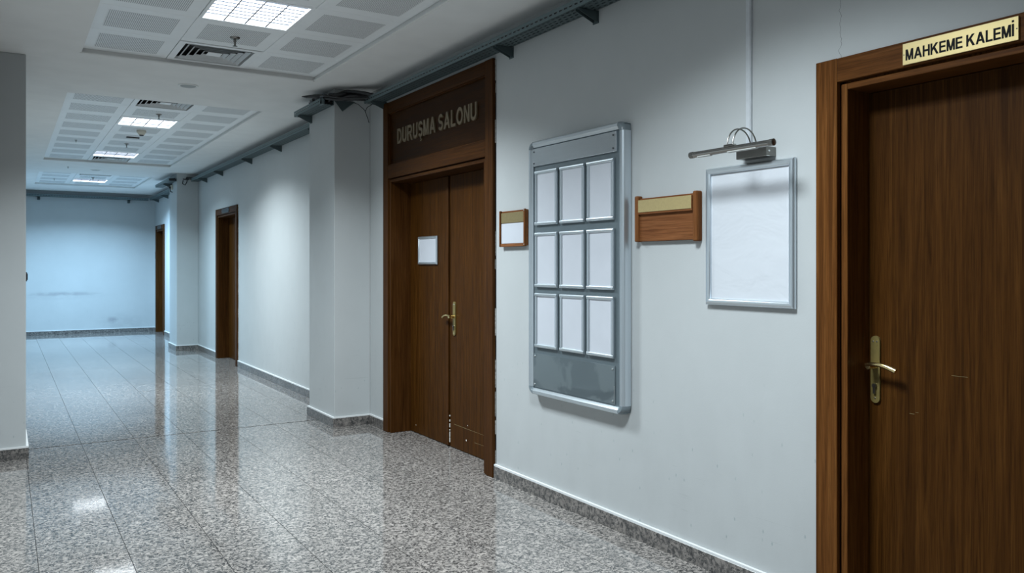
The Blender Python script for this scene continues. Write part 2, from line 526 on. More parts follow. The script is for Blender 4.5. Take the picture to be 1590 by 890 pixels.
# ------------------------------------------------------------------ skirting
def skirt_set(name, label, runs):
    e = empty(name, (0, 0, 0), label, 'baseboard', kind='structure')
    for (x0, x1, y0, y1) in runs:
        o = MB().box(x0, x1, y0, y1, 0.0, 0.082, 0.001).build('skirting_stone', M['granite_skirt'], e)
        MB().box(x0 + 0.001, x1 - 0.001, y0 + 0.001, y1 - 0.001, 0.082, 0.094).build('caulk_line', M['caulk'], o)
    return e
T_ = 0.018
skirt_set('baseboard_right', 'dark granite skirting along the right wall with a white caulk line', [
    (WX - T_, WX, 2.19, 4.795), (WX - T_, WX, 6.71, 7.055 - T_),
    (2.515 - T_, WX, 7.055 - T_, 7.055), (2.515 - T_, 2.515, 7.055, 7.765), (2.515 - T_, WX, 7.765, 7.765 + T_),
    (WX - T_, WX, 7.765 + T_, 12.04), (WX - T_, WX, 13.46, 14.90 - T_),
    (2.505 - T_, WX, 14.90 - T_, 14.90), (2.505 - T_, 2.505, 14.90, 15.62), (2.505 - T_, WX, 15.62, 15.62 + T_),
    (WX - T_, WX, 15.62 + T_, 18.40), (WX - T_, WX, 19.53, YE - T_), (WX - T_, WX, YB, 0.98)])
skirt_set('baseboard_end', 'granite skirting under the blue-lit end wall', [(LXW, WX, YE - T_, YE)])
skirt_set('baseboard_left', 'dark granite skirting around the pier at the left edge', [
    (LXW, 0.135 + T_, 7.15 - T_, 7.15), (0.135, 0.135 + T_, 7.15, 7.86), (LXW, 0.135 + T_, 7.86, 7.86 + T_),
    (LXW, LXW + T_, YB, 7.15 - T_), (LXW, LXW + T_, 7.86 + T_, YE - T_)])

# ------------------------------------------------------------------ ceiling
cb = MB()
fx0, fx1 = FIELD_X
cb.box(LXW - 0.3, fx0, YB, YE, CZ, CZ + 0.10)
cb.box(fx1, WX + 0.3, YB, YE, CZ, CZ + 0.10)
y = YB
for (a, n) in sorted(FIELDS):
    cb.box(fx0, fx1, y, a, CZ, CZ + 0.10)
    y = a + n * ROW
cb.box(fx0, fx1, y, YE, CZ, CZ + 0.10)
cb.box(LXW - 0.3, WX + 0.3, YB, YE, CZ + 0.16, CZ + 0.2)
ceiling = tag(cb.build('ceiling', M['ceil']), 'plaster ceiling with recessed fields of perforated metal tiles', 'ceiling', kind='structure')

# one ceiling tile with its perforated field (recess groove round the edge)
def make_tile(cx, cy):
    hx, hy = 0.2985, ROW / 2 - 0.0015
    m = MB().box(cx - hx, cx + hx, cy - hy, cy + hy, TZ, TZ + 0.02, 0.002)
    o = m.build('ceiling_tile', M['tile_metal'], ceiling, origin=(cx, cy, TZ))
    MB().box(cx - 0.215, cx + 0.215, cy - 0.205, cy + 0.205, TZ - 0.0006, TZ + 0.001).build('perforated_field', M['perf'], o)
    return o
tile0 = None
lamp_cells, vent_cells = [], []
for fi, (ya, n) in enumerate(FIELDS):
    for r in range(n):
        cy = ya + (r + 0.5) * ROW
        for c in range(3):
            cx = fx0 + 0.3 + 0.6 * c
            if c == 1:
                if any(abs(cy - L[1]) < 0.31 for L in LAMPS): continue
                vent_rows = {0: (8,), 1: (0, 8), 2: (0,), 3: ()}[fi]
                if r in vent_rows:
                    vent_cells.append((cx, cy, fi, r)); continue
            if tile0 is None: tile0 = make_tile(cx, cy)
            else: copy_tree(tile0, ceiling, (cx, cy, TZ))

# edge trims of the tile fields
for i, (ya, n) in enumerate(FIELDS):
    yb = ya + n * ROW
    t = MB()
    t.box(fx0, fx0 + 0.012, ya, yb, CZ + 0.002, CZ + 0.012)
    t.box(fx1 - 0.012, fx1, ya, yb, CZ + 0.002, CZ + 0.012)
    t.box(fx0, fx1, ya, ya + 0.012, CZ + 0.002, CZ + 0.012)
    t.box(fx0, fx1, yb - 0.012, yb, CZ + 0.002, CZ + 0.012)
    tag(t.build('trim_%d' % (i + 1), M['ceil']), ['edge trim of the nearest tiled ceiling field', 'edge trim of the middle tiled ceiling field', 'edge trim of the farthest tiled ceiling field', 'edge trim of the tiled ceiling field behind the viewpoint'][i], 'trim', kind='structure')

# ------------------------------------------------------------------ luminaires
def make_light(cx, cy):
    e = empty('ceiling_light', (cx, cy, TZ))
    h = 0.298
    f = MB()
    w = 0.022
    for (a, b, c, d) in ((-h, h, -h, -h + w), (-h, h, h - w, h), (-h, -h + w, -h + w, h - w), (h - w, h, -h + w, h - w)):
        f.box(cx + a, cx + b, cy + c, cy + d, TZ - 0.004, TZ + 0.05)
    f.build('frame', M['tile_metal'], e)
    g = h - w
    MB().box(cx - g, cx + g, cy - g, cy + g, TZ + 0.040, TZ + 0.05).build('tube_tray', M['lamp_on'], e)
    for k in (-1, 0, 1):
        MB().box(cx + k * g / 2 - 0.0035, cx + k * g / 2 + 0.0035, cy - g, cy + g, TZ + 0.0, TZ + 0.004).build('louvre_rail', M['louvre_dark'], e)
    for k in range(1, 8):
        yy = cy - g + k * 2 * g / 8
        MB().box(cx - g, cx + g, yy - 0.001, yy + 0.001, TZ + 0.012, TZ + 0.020).build('louvre_blade', M['louvre'], e)
    return e
light_labels = {
    5.33: 'lit square louvred ceiling light nearest the viewer, cut by the top edge',
    2.23: 'lit square louvred ceiling light above the viewpoint, opposite the near office door',
    -2.40: 'unseen square louvred ceiling light added behind the viewpoint for illumination',
    10.05: 'lit louvred ceiling light just before the smoke detector',
    13.15: 'lit louvred ceiling light beyond the smoke detector, beside a far vent',
    17.40: 'farthest lit ceiling light, bluish, before the end wall'}
l0 = None
made = []
for (lx, ly, watts, colr, spread) in LAMPS:
    e = make_light(lx, ly) if l0 is None else copy_tree(l0, None, (lx, ly, TZ))
    if l0 is None: l0 = e
    tag(e, light_labels[ly], 'ceiling light', 'square ceiling lights')
    made.append(e)
for e, (lx, ly, watts, colr, spread) in zip(made, LAMPS):
    ld = bpy.data.lights.new('luminaire_light', 'AREA')
    ld.shape = 'SQUARE'; ld.size = 0.52
    ld.energy = watts; ld.color = colr
    ld.spread = R(spread)
    lo = bpy.data.objects.new('luminaire_light', ld)
    lo.parent = e
    lo.location = (0, 0, -0.006)
    COL.objects.link(lo)

# ------------------------------------------------------------------ air diffusers
def make_vent(cx, cy):
    e = empty('air_vent', (cx, cy, TZ))
    h = 0.298
    f = MB()
    for (a, b, c, d) in ((-h, h, -h, -0.25), (-h, h, 0.25, h), (-h, -0.25, -0.25, 0.25), (0.25, h, -0.25, 0.25)):
        f.box(cx + a, cx + b, cy + c, cy + d, TZ - 0.003, TZ + 0.02)
    f.build('frame', M['tile_metal'], e)
    b = MB().box(cx - 0.27, cx + 0.27, cy - 0.27, cy + 0.27, TZ + 0.075, TZ + 0.08)
    b.build('duct_back', M['duct'], e)
    s = MB()
    for (a, b_, c, d) in ((-0.262, 0.262, -0.262, -0.258), (-0.262, 0.262, 0.258, 0.262), (-0.262, -0.258, -0.258, 0.258), (0.258, 0.262, -0.258, 0.258)):
        s.box(cx + a, cx + b_, cy + c, cy + d, TZ + 0.02, TZ + 0.075)
    s.build('duct_side', M['duct'], e)
    for r in (0.228, 0.183, 0.138, 0.093):
        m = MB()
        def ring(q, z):
            return [(cx - q, cy - q, z), (cx + q, cy - q, z), (cx + q, cy + q, z), (cx - q, cy + q, z)]
        m.loft([ring(r, TZ - 0.002), ring(r - 0.022, TZ + 0.018), ring(r - 0.0245, TZ + 0.0175), ring(r - 0.0025, TZ - 0.0025), ring(r, TZ - 0.002)], cap=False)
        m.build('slat_ring', M['slat'], e)
    MB().box(cx - 0.052, cx + 0.052, cy - 0.052, cy + 0.052, TZ + 0.004, TZ + 0.006).build('centre_plate', M['tile_metal'], e)
    return e
vent_lab = {(0, 8): 'square slatted air vent beside the nearest sprinkler, largest in view', (1, 0): 'square slatted air vent at the near end of the middle tiled field',
            (1, 8): 'dark slatted air vent at the far end of the middle tiled field', (2, 0): 'tiny slatted air vent in the farthest tiled field'}
v0 = None
for (cx, cy, fi, r) in vent_cells:
    e = make_vent(cx, cy) if v0 is None else copy_tree(v0, None, (cx, cy, TZ))
    if v0 is None: v0 = e
    tag(e, vent_lab.get((fi, r), 'square slatted air vent in a tiled ceiling field'), 'air vent', 'square ceiling vents')

# ------------------------------------------------------------------ small ceiling fittings
def make_sprinkler(cx, cy, z=TZ):
    e = empty('sprinkler', (cx, cy, z))
    MB().lathe((cx, cy, z), [(0.002, -0.016), (0.02, -0.015), (0.034, -0.006), (0.036, 0.0)], 18).build('rosette', M['chrome_dark'], e)
    MB().lathe((cx, cy, z), [(0.011, -0.018), (0.011, -0.032), (0.007, -0.036), (0.006, -0.055), (0.009, -0.058), (0.009, -0.062)], 10).build('nozzle', M['chrome_dark'], e)
    MB().lathe((cx, cy, z), [(0.017, -0.062), (0.017, -0.0645)], 14).build('deflector_plate', M['chrome_dark'], e)
    return e
cyc = lambda fi, r: FIELDS[fi][0] + (r + 0.5) * ROW
s0 = make_sprinkler(LX + 0.02, cyc(0, 7) + 0.03)
tag(s0, 'pendent sprinkler head in the tile beside the nearest ceiling light', 'sprinkler', 'ceiling sprinklers')
for (x, y, lab) in ((LX + 0.03, cyc(1, 1), 'pendent sprinkler head between the middle vent and its ceiling light'),
                    (LX, cyc(1, 5), 'dark sprinkler head past the small rectangular ceiling fitting'),
                    (0.78, cyc(1, 5), 'small sprinkler head in the left row of middle ceiling tiles'),
                    (LX, cyc(2, 1), 'tiny sprinkler head before the farthest ceiling light'),
                    (0.78, cyc(2, 2), 'tiny sprinkler head in the left row of the farthest tiled field')):
    sp_ = tag(copy_tree(s0, None, (x, y, TZ)), lab, 'sprinkler', 'ceiling sprinklers')
    sp_.scale = (0.5,) * 3 if x < 1 else (0.85,) * 3
sp_ = tag(copy_tree(s0, None, (0.86, 14.85, CZ)), 'tiny sprinkler head on plain plaster before the farthest tiled field', 'sprinkler', 'ceiling sprinklers')
sp_.scale = (0.45,) * 3

def make_speaker(cx, cy):
    e = empty('ceiling_speaker', (cx, cy, CZ))
    MB().lathe((cx, cy, CZ), [(0.062, -0.004), (0.075, -0.010), (0.085, -0.006), (0.088, 0.0)], 28).build('rim', M['white_plastic'], e)
    MB().lathe((cx, cy, CZ), [(0.001, -0.0095), (0.063, -0.0085), (0.064, -0.003)], 28).build('grille', M['speaker'], e)
    return e
k0 = tag(make_speaker(1.375, 7.62), 'round white ceiling speaker on plaster between two tiled fields', 'speaker', 'round ceiling speakers')
tag(copy_tree(k0, None, (1.28, 15.1, CZ)), 'far round ceiling speaker before the farthest tiled field', 'speaker', 'round ceiling speakers')

cx, cy = LX + 0.02, cyc(1, 3)
e = empty('smoke_detector', (cx, cy, TZ), 'cream smoke detector hanging from a tile between two ceiling lights', 'smoke detector')
MB().lathe((cx, cy, TZ), [(0.050, -0.030), (0.054, -0.022), (0.054, 0.0)], 22).build('base', M['cream_plastic'], e)
MB().lathe((cx, cy, TZ), [(0.030, -0.055), (0.036, -0.048), (0.044, -0.030)], 22).build('chamber', M['cream_plastic'], e)
MB().lathe((cx, cy, TZ), [(0.020, -0.066), (0.024, -0.062), (0.026, -0.054)], 18).build('sensor_grille', M['black_plastic'], e)
cy = cyc(1, 4)
e = empty('emergency_downlight', (LX, cy, TZ), 'small flat rectangular fitting on a tile past the smoke detector', 'ceiling fitting')
MB().box(LX - 0.075, LX + 0.075, cy - 0.035, cy + 0.035, TZ - 0.014, TZ, 0.004, 2).build('housing', M['black_plastic'], e)
MB().box(LX - 0.062, LX + 0.062, cy - 0.026, cy + 0.026, TZ - 0.018, TZ - 0.013, 0.002).build('lens', M['lens_off'], e)

# ------------------------------------------------------------------ doors
def door_handle(leaf, xf, y, z, d, zk):
    """brass long-plate handle on the leaf face xf; lever points to y + d"""
    hw = 0.020
    pl = [(y + hw * math.cos(a), z + 0.100 + hw * math.sin(a)) for a in [R(k) for k in range(0, 181, 20)]]
    pl += [(y + hw * math.cos(a), z - 0.130 + hw * math.sin(a)) for a in [R(k) for k in range(180, 361, 20)]]
    h = MB().prism(pl, 'x', xf - 0.009, xf + 0.0005).build('door_handle', M['brass_plate'], leaf)
    h['label'] = 'brass long-plate lever handle'
    MB().lathe((xf - 0.006, y, z), [(0.013, 0.0), (0.013, -0.02), (0.010, -0.045), (0.011, -0.052)], 14, 'x').build('spindle_collar', M['brass_polish'], h)
    pts, rad = [], []
    for k in range(11):
        t = k / 10
        pts.append((xf - 0.05 - 0.006 * math.sin(t * math.pi), y - d * 0.012 + d * 0.128 * t, z + 0.004 + 0.010 * math.sin(t * math.pi) - 0.012 * t * t))
        rad.append(0.0085 if t < 0.5 else 0.0085 + 0.005 * (t - 0.5))
    MB().tube(pts, rad, 10).build('lever', M['brass_polish'], h)
    MB().lathe((xf - 0.008, y, zk + 0.010), [(0.009, 0.0), (0.009, -0.010)], 14, 'x').box(xf - 0.017, xf - 0.008, y - 0.005, y + 0.005, zk - 0.022, zk + 0.010).build('lock_cylinder', M['chrome_dark'], h)
    for (dy, dz) in ((0.008, 0.098), (-0.008, 0.098), (0.0, -0.130)):
        MB().lathe((xf - 0.0088, y + dy, z + dz), [(0.004, 0.0), (0.003, -0.002)], 8, 'x').build('screw', M['steel_screw'], h)
    return h

def make_door(name, label, ya, yb, ztop, cw, leaf_x, lip, transom=None, leaves=1, cf=2.835, split=None, wv=None, wh=None):
    wv, wh = wv or M['wood2'], wh or M['wood2_h']
    # ya < yb: outer edges of the casing, ya on the side towards the viewer
    e = empty(name, (WX, (ya + yb) / 2, 0), label, 'door', kind='structure')
    MB().box(cf, WX, yb - cw, yb, 0, ztop, 0.002).build('casing', wv, e)
    MB().box(cf, WX, ya, ya + cw, 0, ztop, 0.002).build('casing', wv, e)
    a, b = ya + cw, yb - cw
    head_h = 0.096
    if transom:
        zp0, zp1, zr0 = transom          # panel bottom, panel top, bottom of the lower rail
        MB().box(cf + 0.001, WX, a, b, zp1, ztop - 0.002, 0.002).build('head_rail', wh, e)
        MB().box(cf + 0.001, WX + 0.02, a, b, zr0, zp0, 0.002).build('transom_rail', wh, e)
        MB().box(cf + 0.032, WX + 0.06, a - 0.01, b + 0.01, zp0 - 0.02, zp1 + 0.02).build('transom_panel', M['wood_panel'], e)
        # thin bead round the panel
        q = MB()
        for (y0, y1, z0, z1) in ((a, b, zp0, zp0 + 0.008), (a, b, zp1 - 0.008, zp1), (a, a + 0.008, zp0, zp1), (b - 0.008, b, zp0, zp1)):
            q.box(cf + 0.014, cf + 0.034, y0, y1, z0, z1)
        q.build('panel_bead', wv, e)
        zo = zr0
    else:
        MB().box(cf + 0.001, WX, a, b, ztop - head_h, ztop - 0.001, 0.002).build('head_casing', wh, e)
        zo = ztop - head_h
    # groove behind the casing, then the lining with its front lip
    g = 0.011
    q = MB()
    q.box(WX + 0.012, leaf_x, b - g, b + cw * 0.4, 0, zo + 0.03)
    q.box(WX + 0.012, leaf_x, a - cw * 0.4, a + g, 0, zo + 0.03)
    q.box(WX + 0.012, leaf_x, a, b, zo - g, zo + 0.04)
    q.build('frame_groove', wv, e)
    li = 0.028
    MB().box(WX - 0.012, leaf_x + 0.05, b - g - li, b - g, 0, zo - g, 0.002).build('jamb', wv, e)
    MB().box(WX - 0.012, leaf_x + 0.05, a + g, a + g + li, 0, zo - g, 0.002).build('jamb', wv, e)
    MB().box(WX - 0.012, leaf_x + 0.05, a + g + li, b - g - li, zo - g - 0.024, zo - g, 0.002).build('head_jamb', wh, e)
    y0, y1, zt = a + g + li, b - g - li, zo - g - 0.024
    out = []
    if leaves == 1:
        out.append(MB().box(leaf_x, leaf_x + 0.04, y0 + 0.003, y1 - 0.003, 0.006, zt - 0.003, 0.001).build('door_leaf', M['wood_leaf'], e))
    else:
        lf = MB().box(leaf_x, leaf_x + 0.04, split + 0.004, y1 - 0.003, 0.006, zt - 0.003, 0.001).build('door_leaf', M['wood_leaf'], e)
        MB().box(leaf_x - 0.012, leaf_x, split + 0.004, split + 0.045, 0.01, zt - 0.004, 0.003).build('meeting_strip', wv, lf)
        rf = MB().box(leaf_x, leaf_x + 0.04, y0 + 0.003, split - 0.012, 0.006, zt - 0.003, 0.001).build('door_leaf', M['wood_leaf'], e)
        MB().box(leaf_x + 0.03, leaf_x + 0.038, split - 0.013, split + 0.006, 0.01, zt).build('rebate_seal', M['black_plastic'], rf)
        out += [lf, rf]
    return e, out

D1X = 2.985
d1, lv = make_door('door_1', 'dark walnut office door at the right edge under the brass nameplate', 1.00, 2.181, 2.286, 0.100, D1X, 0.028, wv=M['wood'], wh=M['wood_h'])
hy = onx(1358, 570, D1X - 0.012)
door_handle(d1, D1X, hy[1], hy[2] + 0.005, -1, hy[2] - 0.085)
# pale scratches on the leaf
q = MB()
for (u, v, w, h) in ((1490, 585, 0.06, 0.0012), (1416, 643, 0.02, 0.0015), (1424, 641, 0.012, 0.0012)):
    p = onx(u, v, D1X)
    q.box(D1X - 0.0003, D1X + 0.001, p[1] - w / 2, p[1] + w / 2, p[2], p[2] + h)
q.build('scratch_marks', M['brass_dull'], d1)

D2X = 3.035
d2, lv2 = make_door('door_2', 'tall dark walnut double door with lettered transom panel', 4.800, 6.700, 2.880, 0.103, D2X, 0.028,
                    transom=(2.332, 2.785, 2.215), leaves=2, split=5.815)
hp = onx(704.5, 492, D2X - 0.01)
door_handle(d2, D2X, hp[1] - 0.002, hp[2], 1, hp[2] - 0.085)
q = MB()
for (v0, v1) in ((645, 647), (652, 655), (658, 664), (667, 669), (671, 679), (680, 687)):
    p, p2 = onx(699.5, v0, D2X), onx(699.5, v1, D2X)
    q.box(D2X - 0.002, D2X + 0.004, 5.808, 5.816, p2[2], p[2])
for (u, v, w, h) in ((724, 684, 0.014, 0.011), (726, 661, 0.006, 0.007), (646, 660, 0.006, 0.006)):
    p = onx(u, v, D2X)
    q.box(D2X - 0.001, D2X + 0.001, p[1] - w / 2, p[1] + w / 2, p[2] - h / 2, p[2] + h / 2)
q.build('paint_chips', M['chip'], d2)
q = MB()
pa, pb = onx(705, 659, D2X), onx(753, 677, D2X)
q.prism([(pa[1], pa[2]), (pb[1], pb[2]), (pb[1], pb[2] + 0.001), (pa[1], pa[2] + 0.003)], 'x', D2X - 0.0006, D2X + 0.001)
pa, pb = onx(737, 688, D2X), onx(752, 693, D2X)
q.prism([(pa[1], pa[2]), (pb[1], pb[2]), (pb[1], pb[2] + 0.001), (pa[1], pa[2] + 0.002)], 'x', D2X - 0.0006, D2X + 0.001)
q.build('scratch_marks', M['brass_dull'], d2)
# torn plaster along the near edge of the double door
rnd = random.Random(3)
q = MB()
zz = 0.09
while zz < 2.86:
    h = rnd.uniform(0.05, 0.24)
    w = rnd.uniform(0.002, 0.0065)
    if rnd.random() < 0.8:
        q.box(WX - rnd.uniform(0.002, 0.006), WX + 0.01, 4.797 - w, 4.799, zz, min(zz + h, 2.87), 0.0015)
    zz += h + rnd.uniform(0.005, 0.05)
q.build('torn_plaster_edge', M['plaster'], wall_r)
MB().box(WX - 0.0012, WX + 0.004, 4.7895, 4.7995, 0.085, 2.87).build('plaster_gap', M['cable'], wall_r)

d3, lv3 = make_door('door_3', 'dark walnut door half way along the corridor, slightly recessed', 12.055, 13.445, 2.345, 0.09, 3.02, 0.028)
d4, lv4 = make_door('door_4', 'farthest dark door, partly hidden behind the distant pier', 18.42, 19.52, 2.345, 0.09, 3.02, 0.028)
q = MB()
zz = 0.1
while zz < 2.3:
    h = rnd.uniform(0.05, 0.2)
    q.box(WX - 0.005, WX + 0.01, 12.038, 12.053, zz, min(zz + h, 2.34), 0.001)
    zz += h + rnd.uniform(0.02, 0.2)
q.build('torn_plaster_edge', M['plaster'], wall_r)
for (y0, y1, lab) in ((12.52, 12.98, 'dark blank nameplate on the head of the middle door'), (18.72, 19.2, 'dark blank nameplate above the farthest door')):
    e = empty('door_nameplate', (2.835, (y0 + y1) / 2, 2.26), lab, 'sign', 'blank door nameplates')
    MB().box(2.829, 2.8362, y0, y1, 2.262, 2.332, 0.001).build('plate', M['screw'], e)
    for yy in (y0 + 0.02, y1 - 0.02):
        MB().lathe((2.829, yy, 2.297), [(0.005, 0.0), (0.004, -0.002)], 8, 'x').build('screw', M['steel_screw'], e)

# ------------------------------------------------------------------ lettering
def arc(cx, cy, rx, ry, a0, a1, w, n=14):
    out = []
    for k in range(n):
        t0, t1 = R(a0 + (a1 - a0) * k / n), R(a0 + (a1 - a0) * (k + 1) / n)
        P = lambda t, d: (cx + (rx - d) * math.cos(t), cy + (ry - d) * math.sin(t))
        out.append([P(t0, 0), P(t1, 0), P(t1, w), P(t0, w)])
    return out
def rect(x0, x1, y0, y1):
    return [(x0, y0), (x1, y0), (x1, y1), (x0, y1)]
W_ = 0.195
S_SHAPE = arc(.355, .7025, .34, .2975, 22, 270, .185) + arc(.355, .2975, .355, .2975, 90, -158, .185)
GLYPH = {
    'M': (.86, [rect(0, .19, 0, 1), rect(.67, .86, 0, 1), [(.0, 1), (.24, 1), (.52, 0), (.34, 0)], [(.86, 1), (.62, 1), (.34, 0), (.52, 0)]]),
    'A': (.90, [[(0, 0), (.215, 0), (.56, 1), (.34, 1)], [(.90, 0), (.685, 0), (.34, 1), (.56, 1)], rect(.2, .7, .22, .385)]),
    'H': (.77, [rect(0, .2, 0, 1), rect(.57, .77, 0, 1), rect(.2, .57, .43, .61)]),
    'K': (.86, [rect(0, .2, 0, 1), [(.2, .31), (.2, .59), (.56, 1), (.83, 1)], [(.32, .50), (.47, .66), (.87, 0), (.62, 0)]]),
    'E': (.70, [rect(0, .2, 0, 1), rect(.2, .70, 0, .17), rect(.2, .65, .43, .60), rect(.2, .68, .83, 1)]),
    'L': (.66, [rect(0, .2, 0, 1), rect(.2, .66, 0, .17)]),
    'İ': (.2, [rect(0, .2, 0, 1), rect(0, .2, 1.13, 1.31)]),
    'D': (.80, [rect(0, .2, 0, 1), rect(.2, .36, 0, .17), rect(.2, .36, .83, 1)] + arc(.34, .5, .46, .5, -90, 90, .185)),
    'U': (.77, [rect(0, .2, .36, 1), rect(.57, .77, .36, 1)] + arc(.385, .37, .385, .385, 180, 360, .195)),
    'R': (.86, [rect(0, .2, 0, 1), rect(.2, .5, .83, 1), rect(.2, .5, .41, .58)] + arc(.5, .705, .30, .295, -90, 90, .175) + [[(.38, .45), (.60, .45), (.88, 0), (.64, 0)]]),
    'S': (.71, S_SHAPE),
    'Ş': (.71, S_SHAPE + [rect(.30, .41, -.09, .02)] + arc(.35, -.16, .16, .11, 90, -110, .075, 8)),
    'O': (.90, arc(.45, .5, .45, .515, 0, 360, .195, 28)),
    'N': (.77, [rect(0, .2, 0, 1), rect(.57, .77, 0, 1), [(0, 1), (.21, 1), (.77, 0), (.56, 0)]]),
}
def lettering(text, parent, xface, y0, y1, z0, cap, depth, mat, gap=0.10, space=0.30):
    adv = 0
    for ch in text:
        adv += space if ch == ' ' else GLYPH[ch][0] + gap
    adv -= gap
    sx = (y0 - y1) / adv
    x = 0
    for ch in text:
        if ch == ' ':
            x += space; continue
        w, polys = GLYPH[ch]
        m = MB()
        yc = y0 - (x + w / 2) * sx
        for i, pl in enumerate(polys):
            m.prism([(y0 - (x + px) * sx, z0 + py * cap) for px, py in pl], 'x', xface - depth - 0.00002 * (i % 5), xface)
        m.build('letter', mat, parent, origin=(xface, yc, z0))
        x += w + gap

e = empty('door_nameplate', (2.835, 1.59, 2.196), 'engraved brass nameplate reading MAHKEME KALEMİ over the near right door', 'sign')
MB().box(2.829, 2.8362, 1.388, 1.795, 2.196, 2.275, 0.0008).build('plate', M['brass'], e)
lettering('MAHKEME KALEMİ', e, 2.8291, 1.783, 1.402, 2.2115, 0.0405, 0.0008, M['letter_black'], 0.075, 0.30)
for yy in (1.790, 1.3935):
    MB().lathe((2.829, yy, 2.234), [(0.0022, 0.0), (0.0018, -0.0012)], 8, 'x').build('screw', M['screw'], e)

e = empty('raised_lettering', (2.867, 5.74, 2.5), 'raised bronze letters DURUŞMA SALONU on the double door transom', 'sign')
lettering('DURUŞMA SALONU', e, 2.867, 6.44, 5.06, 2.500, 0.128, 0.012, M['letter_bronze'], 0.13, 0.34)

# ------------------------------------------------------------------ snap frames
def rail_profile(n=7):
    # outward profile across the rail: (offset 0..1 over the width, height 0..1)
    return [(0, 0), (0, 0.35)] + [(0.5 - 0.5 * math.cos(math.pi * k / n), 0.35 + 0.65 * math.sin(math.pi * (k / n))) for k in range(1, n)] + [(1, 0.30), (1, 0)]

def mitred_frame(parent, xb, ya, yb, za, zb, w, t, mat_y, mat_z, name='frame_rail', mitre=True):
    """four rounded rails in the plane x = xb, rising t towards the viewer (-x); returns rails"""
    prof = rail_profile()
    out = []
    def rail(fn, mat):
        rings = [[fn(s, o, h) for (o, h) in prof] for s in (0, 1)]
        m = MB(); m.smooth = True
        m.loft(rings)
        return m.build(name, mat, parent, angle=50)
    k = 1 if mitre else 0
    # bottom, top (run along y), near / far sides (run along z)
    out.append(rail(lambda s, o, h: (xb - h * t, (ya + k * o * w) if s == 0 else (yb - k * o * w), za + o * w), mat_y))
    out.append(rail(lambda s, o, h: (xb - h * t, (ya + k * o * w) if s == 0 else (yb - k * o * w), zb - o * w), mat_y))
    out.append(rail(lambda s, o, h: (xb - h * t, ya + o * w, (za + (o if k else 1) * w) if s == 0 else (zb - (o if k else 1) * w)), mat_z))
    out.append(rail(lambda s, o, h: (xb - h * t, yb - o * w, (za + (o if k else 1) * w) if s == 0 else (zb - (o if k else 1) * w)), mat_z))
    return out

# large empty poster frame under the picture lamp
e = empty('poster_frame', (WX, 2.55, 1.268), 'large silver snap frame with blank white sheet under the picture lamp', 'picture frame')
MB().box(2.853, WX, 2.30, 2.80, 1.276, 1.906).build('backing', M['grey_plastic'], e)
mitred_frame(e, 2.854, 2.293, 2.808, 1.268, 1.914, 0.031, 0.020, M['alu_y'], M['alu'])
def crumpled(name):
    t = NT(name)
    p = t.position()
    t.bump(t.noise(t.scaled(1, 3, 5), 1.6, 3, 0.5, 0.5), 0.25, 0.02)
    return t.set((0.56, 0.58, 0.615), 0.42, 0, 0.35)
MB().box(2.850, 2.8535, 2.322, 2.779, 1.297, 1.885).build('paper_sheet', crumpled('glossy_white_sheet'), e)

# framed sheet on the double door
pa, pb = onx(651, 368, D2X), onx(680.5, 411, D2X)
e = empty('sheet_frame', (D2X, (pa[1] + pb[1]) / 2, pb[2]), 'small silver frame with blank white sheet on the double door', 'picture frame')
MB().box(D2X - 0.006, D2X, pb[1] + 0.003, pa[1] - 0.003, pb[2] + 0.003, pa[2] - 0.003).build('backing', M['grey_plastic'], e)
mitred_frame(e, D2X - 0.005, pb[1], pa[1], pb[2], pa[2], 0.022, 0.012, M['alu_y'], M['alu'])
MB().box(D2X - 0.0085, D2X - 0.0055, pb[1] + 0.019, pa[1] - 0.019, pb[2] + 0.019, pa[2] - 0.019).build('paper_sheet', M['paper'], e)

# ------------------------------------------------------------------ notice board
BX = 2.818           # front of the board's back panel
by0, by1, bz0, bz1 = 3.366, 4.303, 0.648, 2.233
e = empty('notice_board', (WX, (by0 + by1) / 2, bz0), 'tall grey aluminium notice board holding nine blank sheets in clip frames', 'notice board')
board = e
MB().box(BX, WX, by0 + 0.012, by1 - 0.012, bz0 + 0.012, bz1 - 0.012).build('back_panel', M['board_back'], e)
rw, rc = 0.042, 0.052
prof = [(0.0, 0.0), (0.0, 0.6), (0.10, 0.85), (0.28, 1.0), (0.62, 1.0), (0.72, 0.93), (1.0, 0.80), (1.0, 0.0)]
def board_rail(f, mat, nm='frame_rail'):
    m = MB(); m.smooth = True
    m.loft([[f(s, o, h) for (o, h) in prof] for s in (0, 1)])
    return m.build(nm, mat, e, angle=25)
tt = 0.030
xb = 2.852
RT = lambda h: xb - 0.026 - h * tt * 0.8
for (z_, sg) in ((bz0, 1), (bz1, -1)):
    board_rail(lambda s, o, h: (xb - h * (tt + 0.022), (by0 + rc) if s == 0 else (by1 - rc), z_ + sg * o * rw), M['alu_y'])
for (y_, sg) in ((by0, 1), (by1, -1)):
    board_rail(lambda s, o, h: (xb - h * (tt + 0.022), y_ + sg * o * rw * 1.15, (bz0 + rc) if s == 0 else (bz1 - rc)), M['alu'])
# rounded plastic corner caps
for (y_, sy) in ((by0, 1), (by1, -1)):
    for (z_, sz) in ((bz0, 1), (bz1, -1)):
        m = MB(); m.smooth = True
        rings = []
        N = 7
        for k in range(N + 1):
            a = R(90 * k / N)
            ring = []
            for (o, h) in prof:
                w1 = rw * (1.15 - 0.15 * k / N)
                r_ = rc - o * w1
                ring.append((xb - h * (tt + 0.023), y_ + sy * (rc - r_ * math.cos(a)), z_ + sz * (rc - r_ * math.sin(a))))
            rings.append(ring)
        m.loft(rings)
        m.build('corner_cap', M['grey_plastic'], e, angle=30)
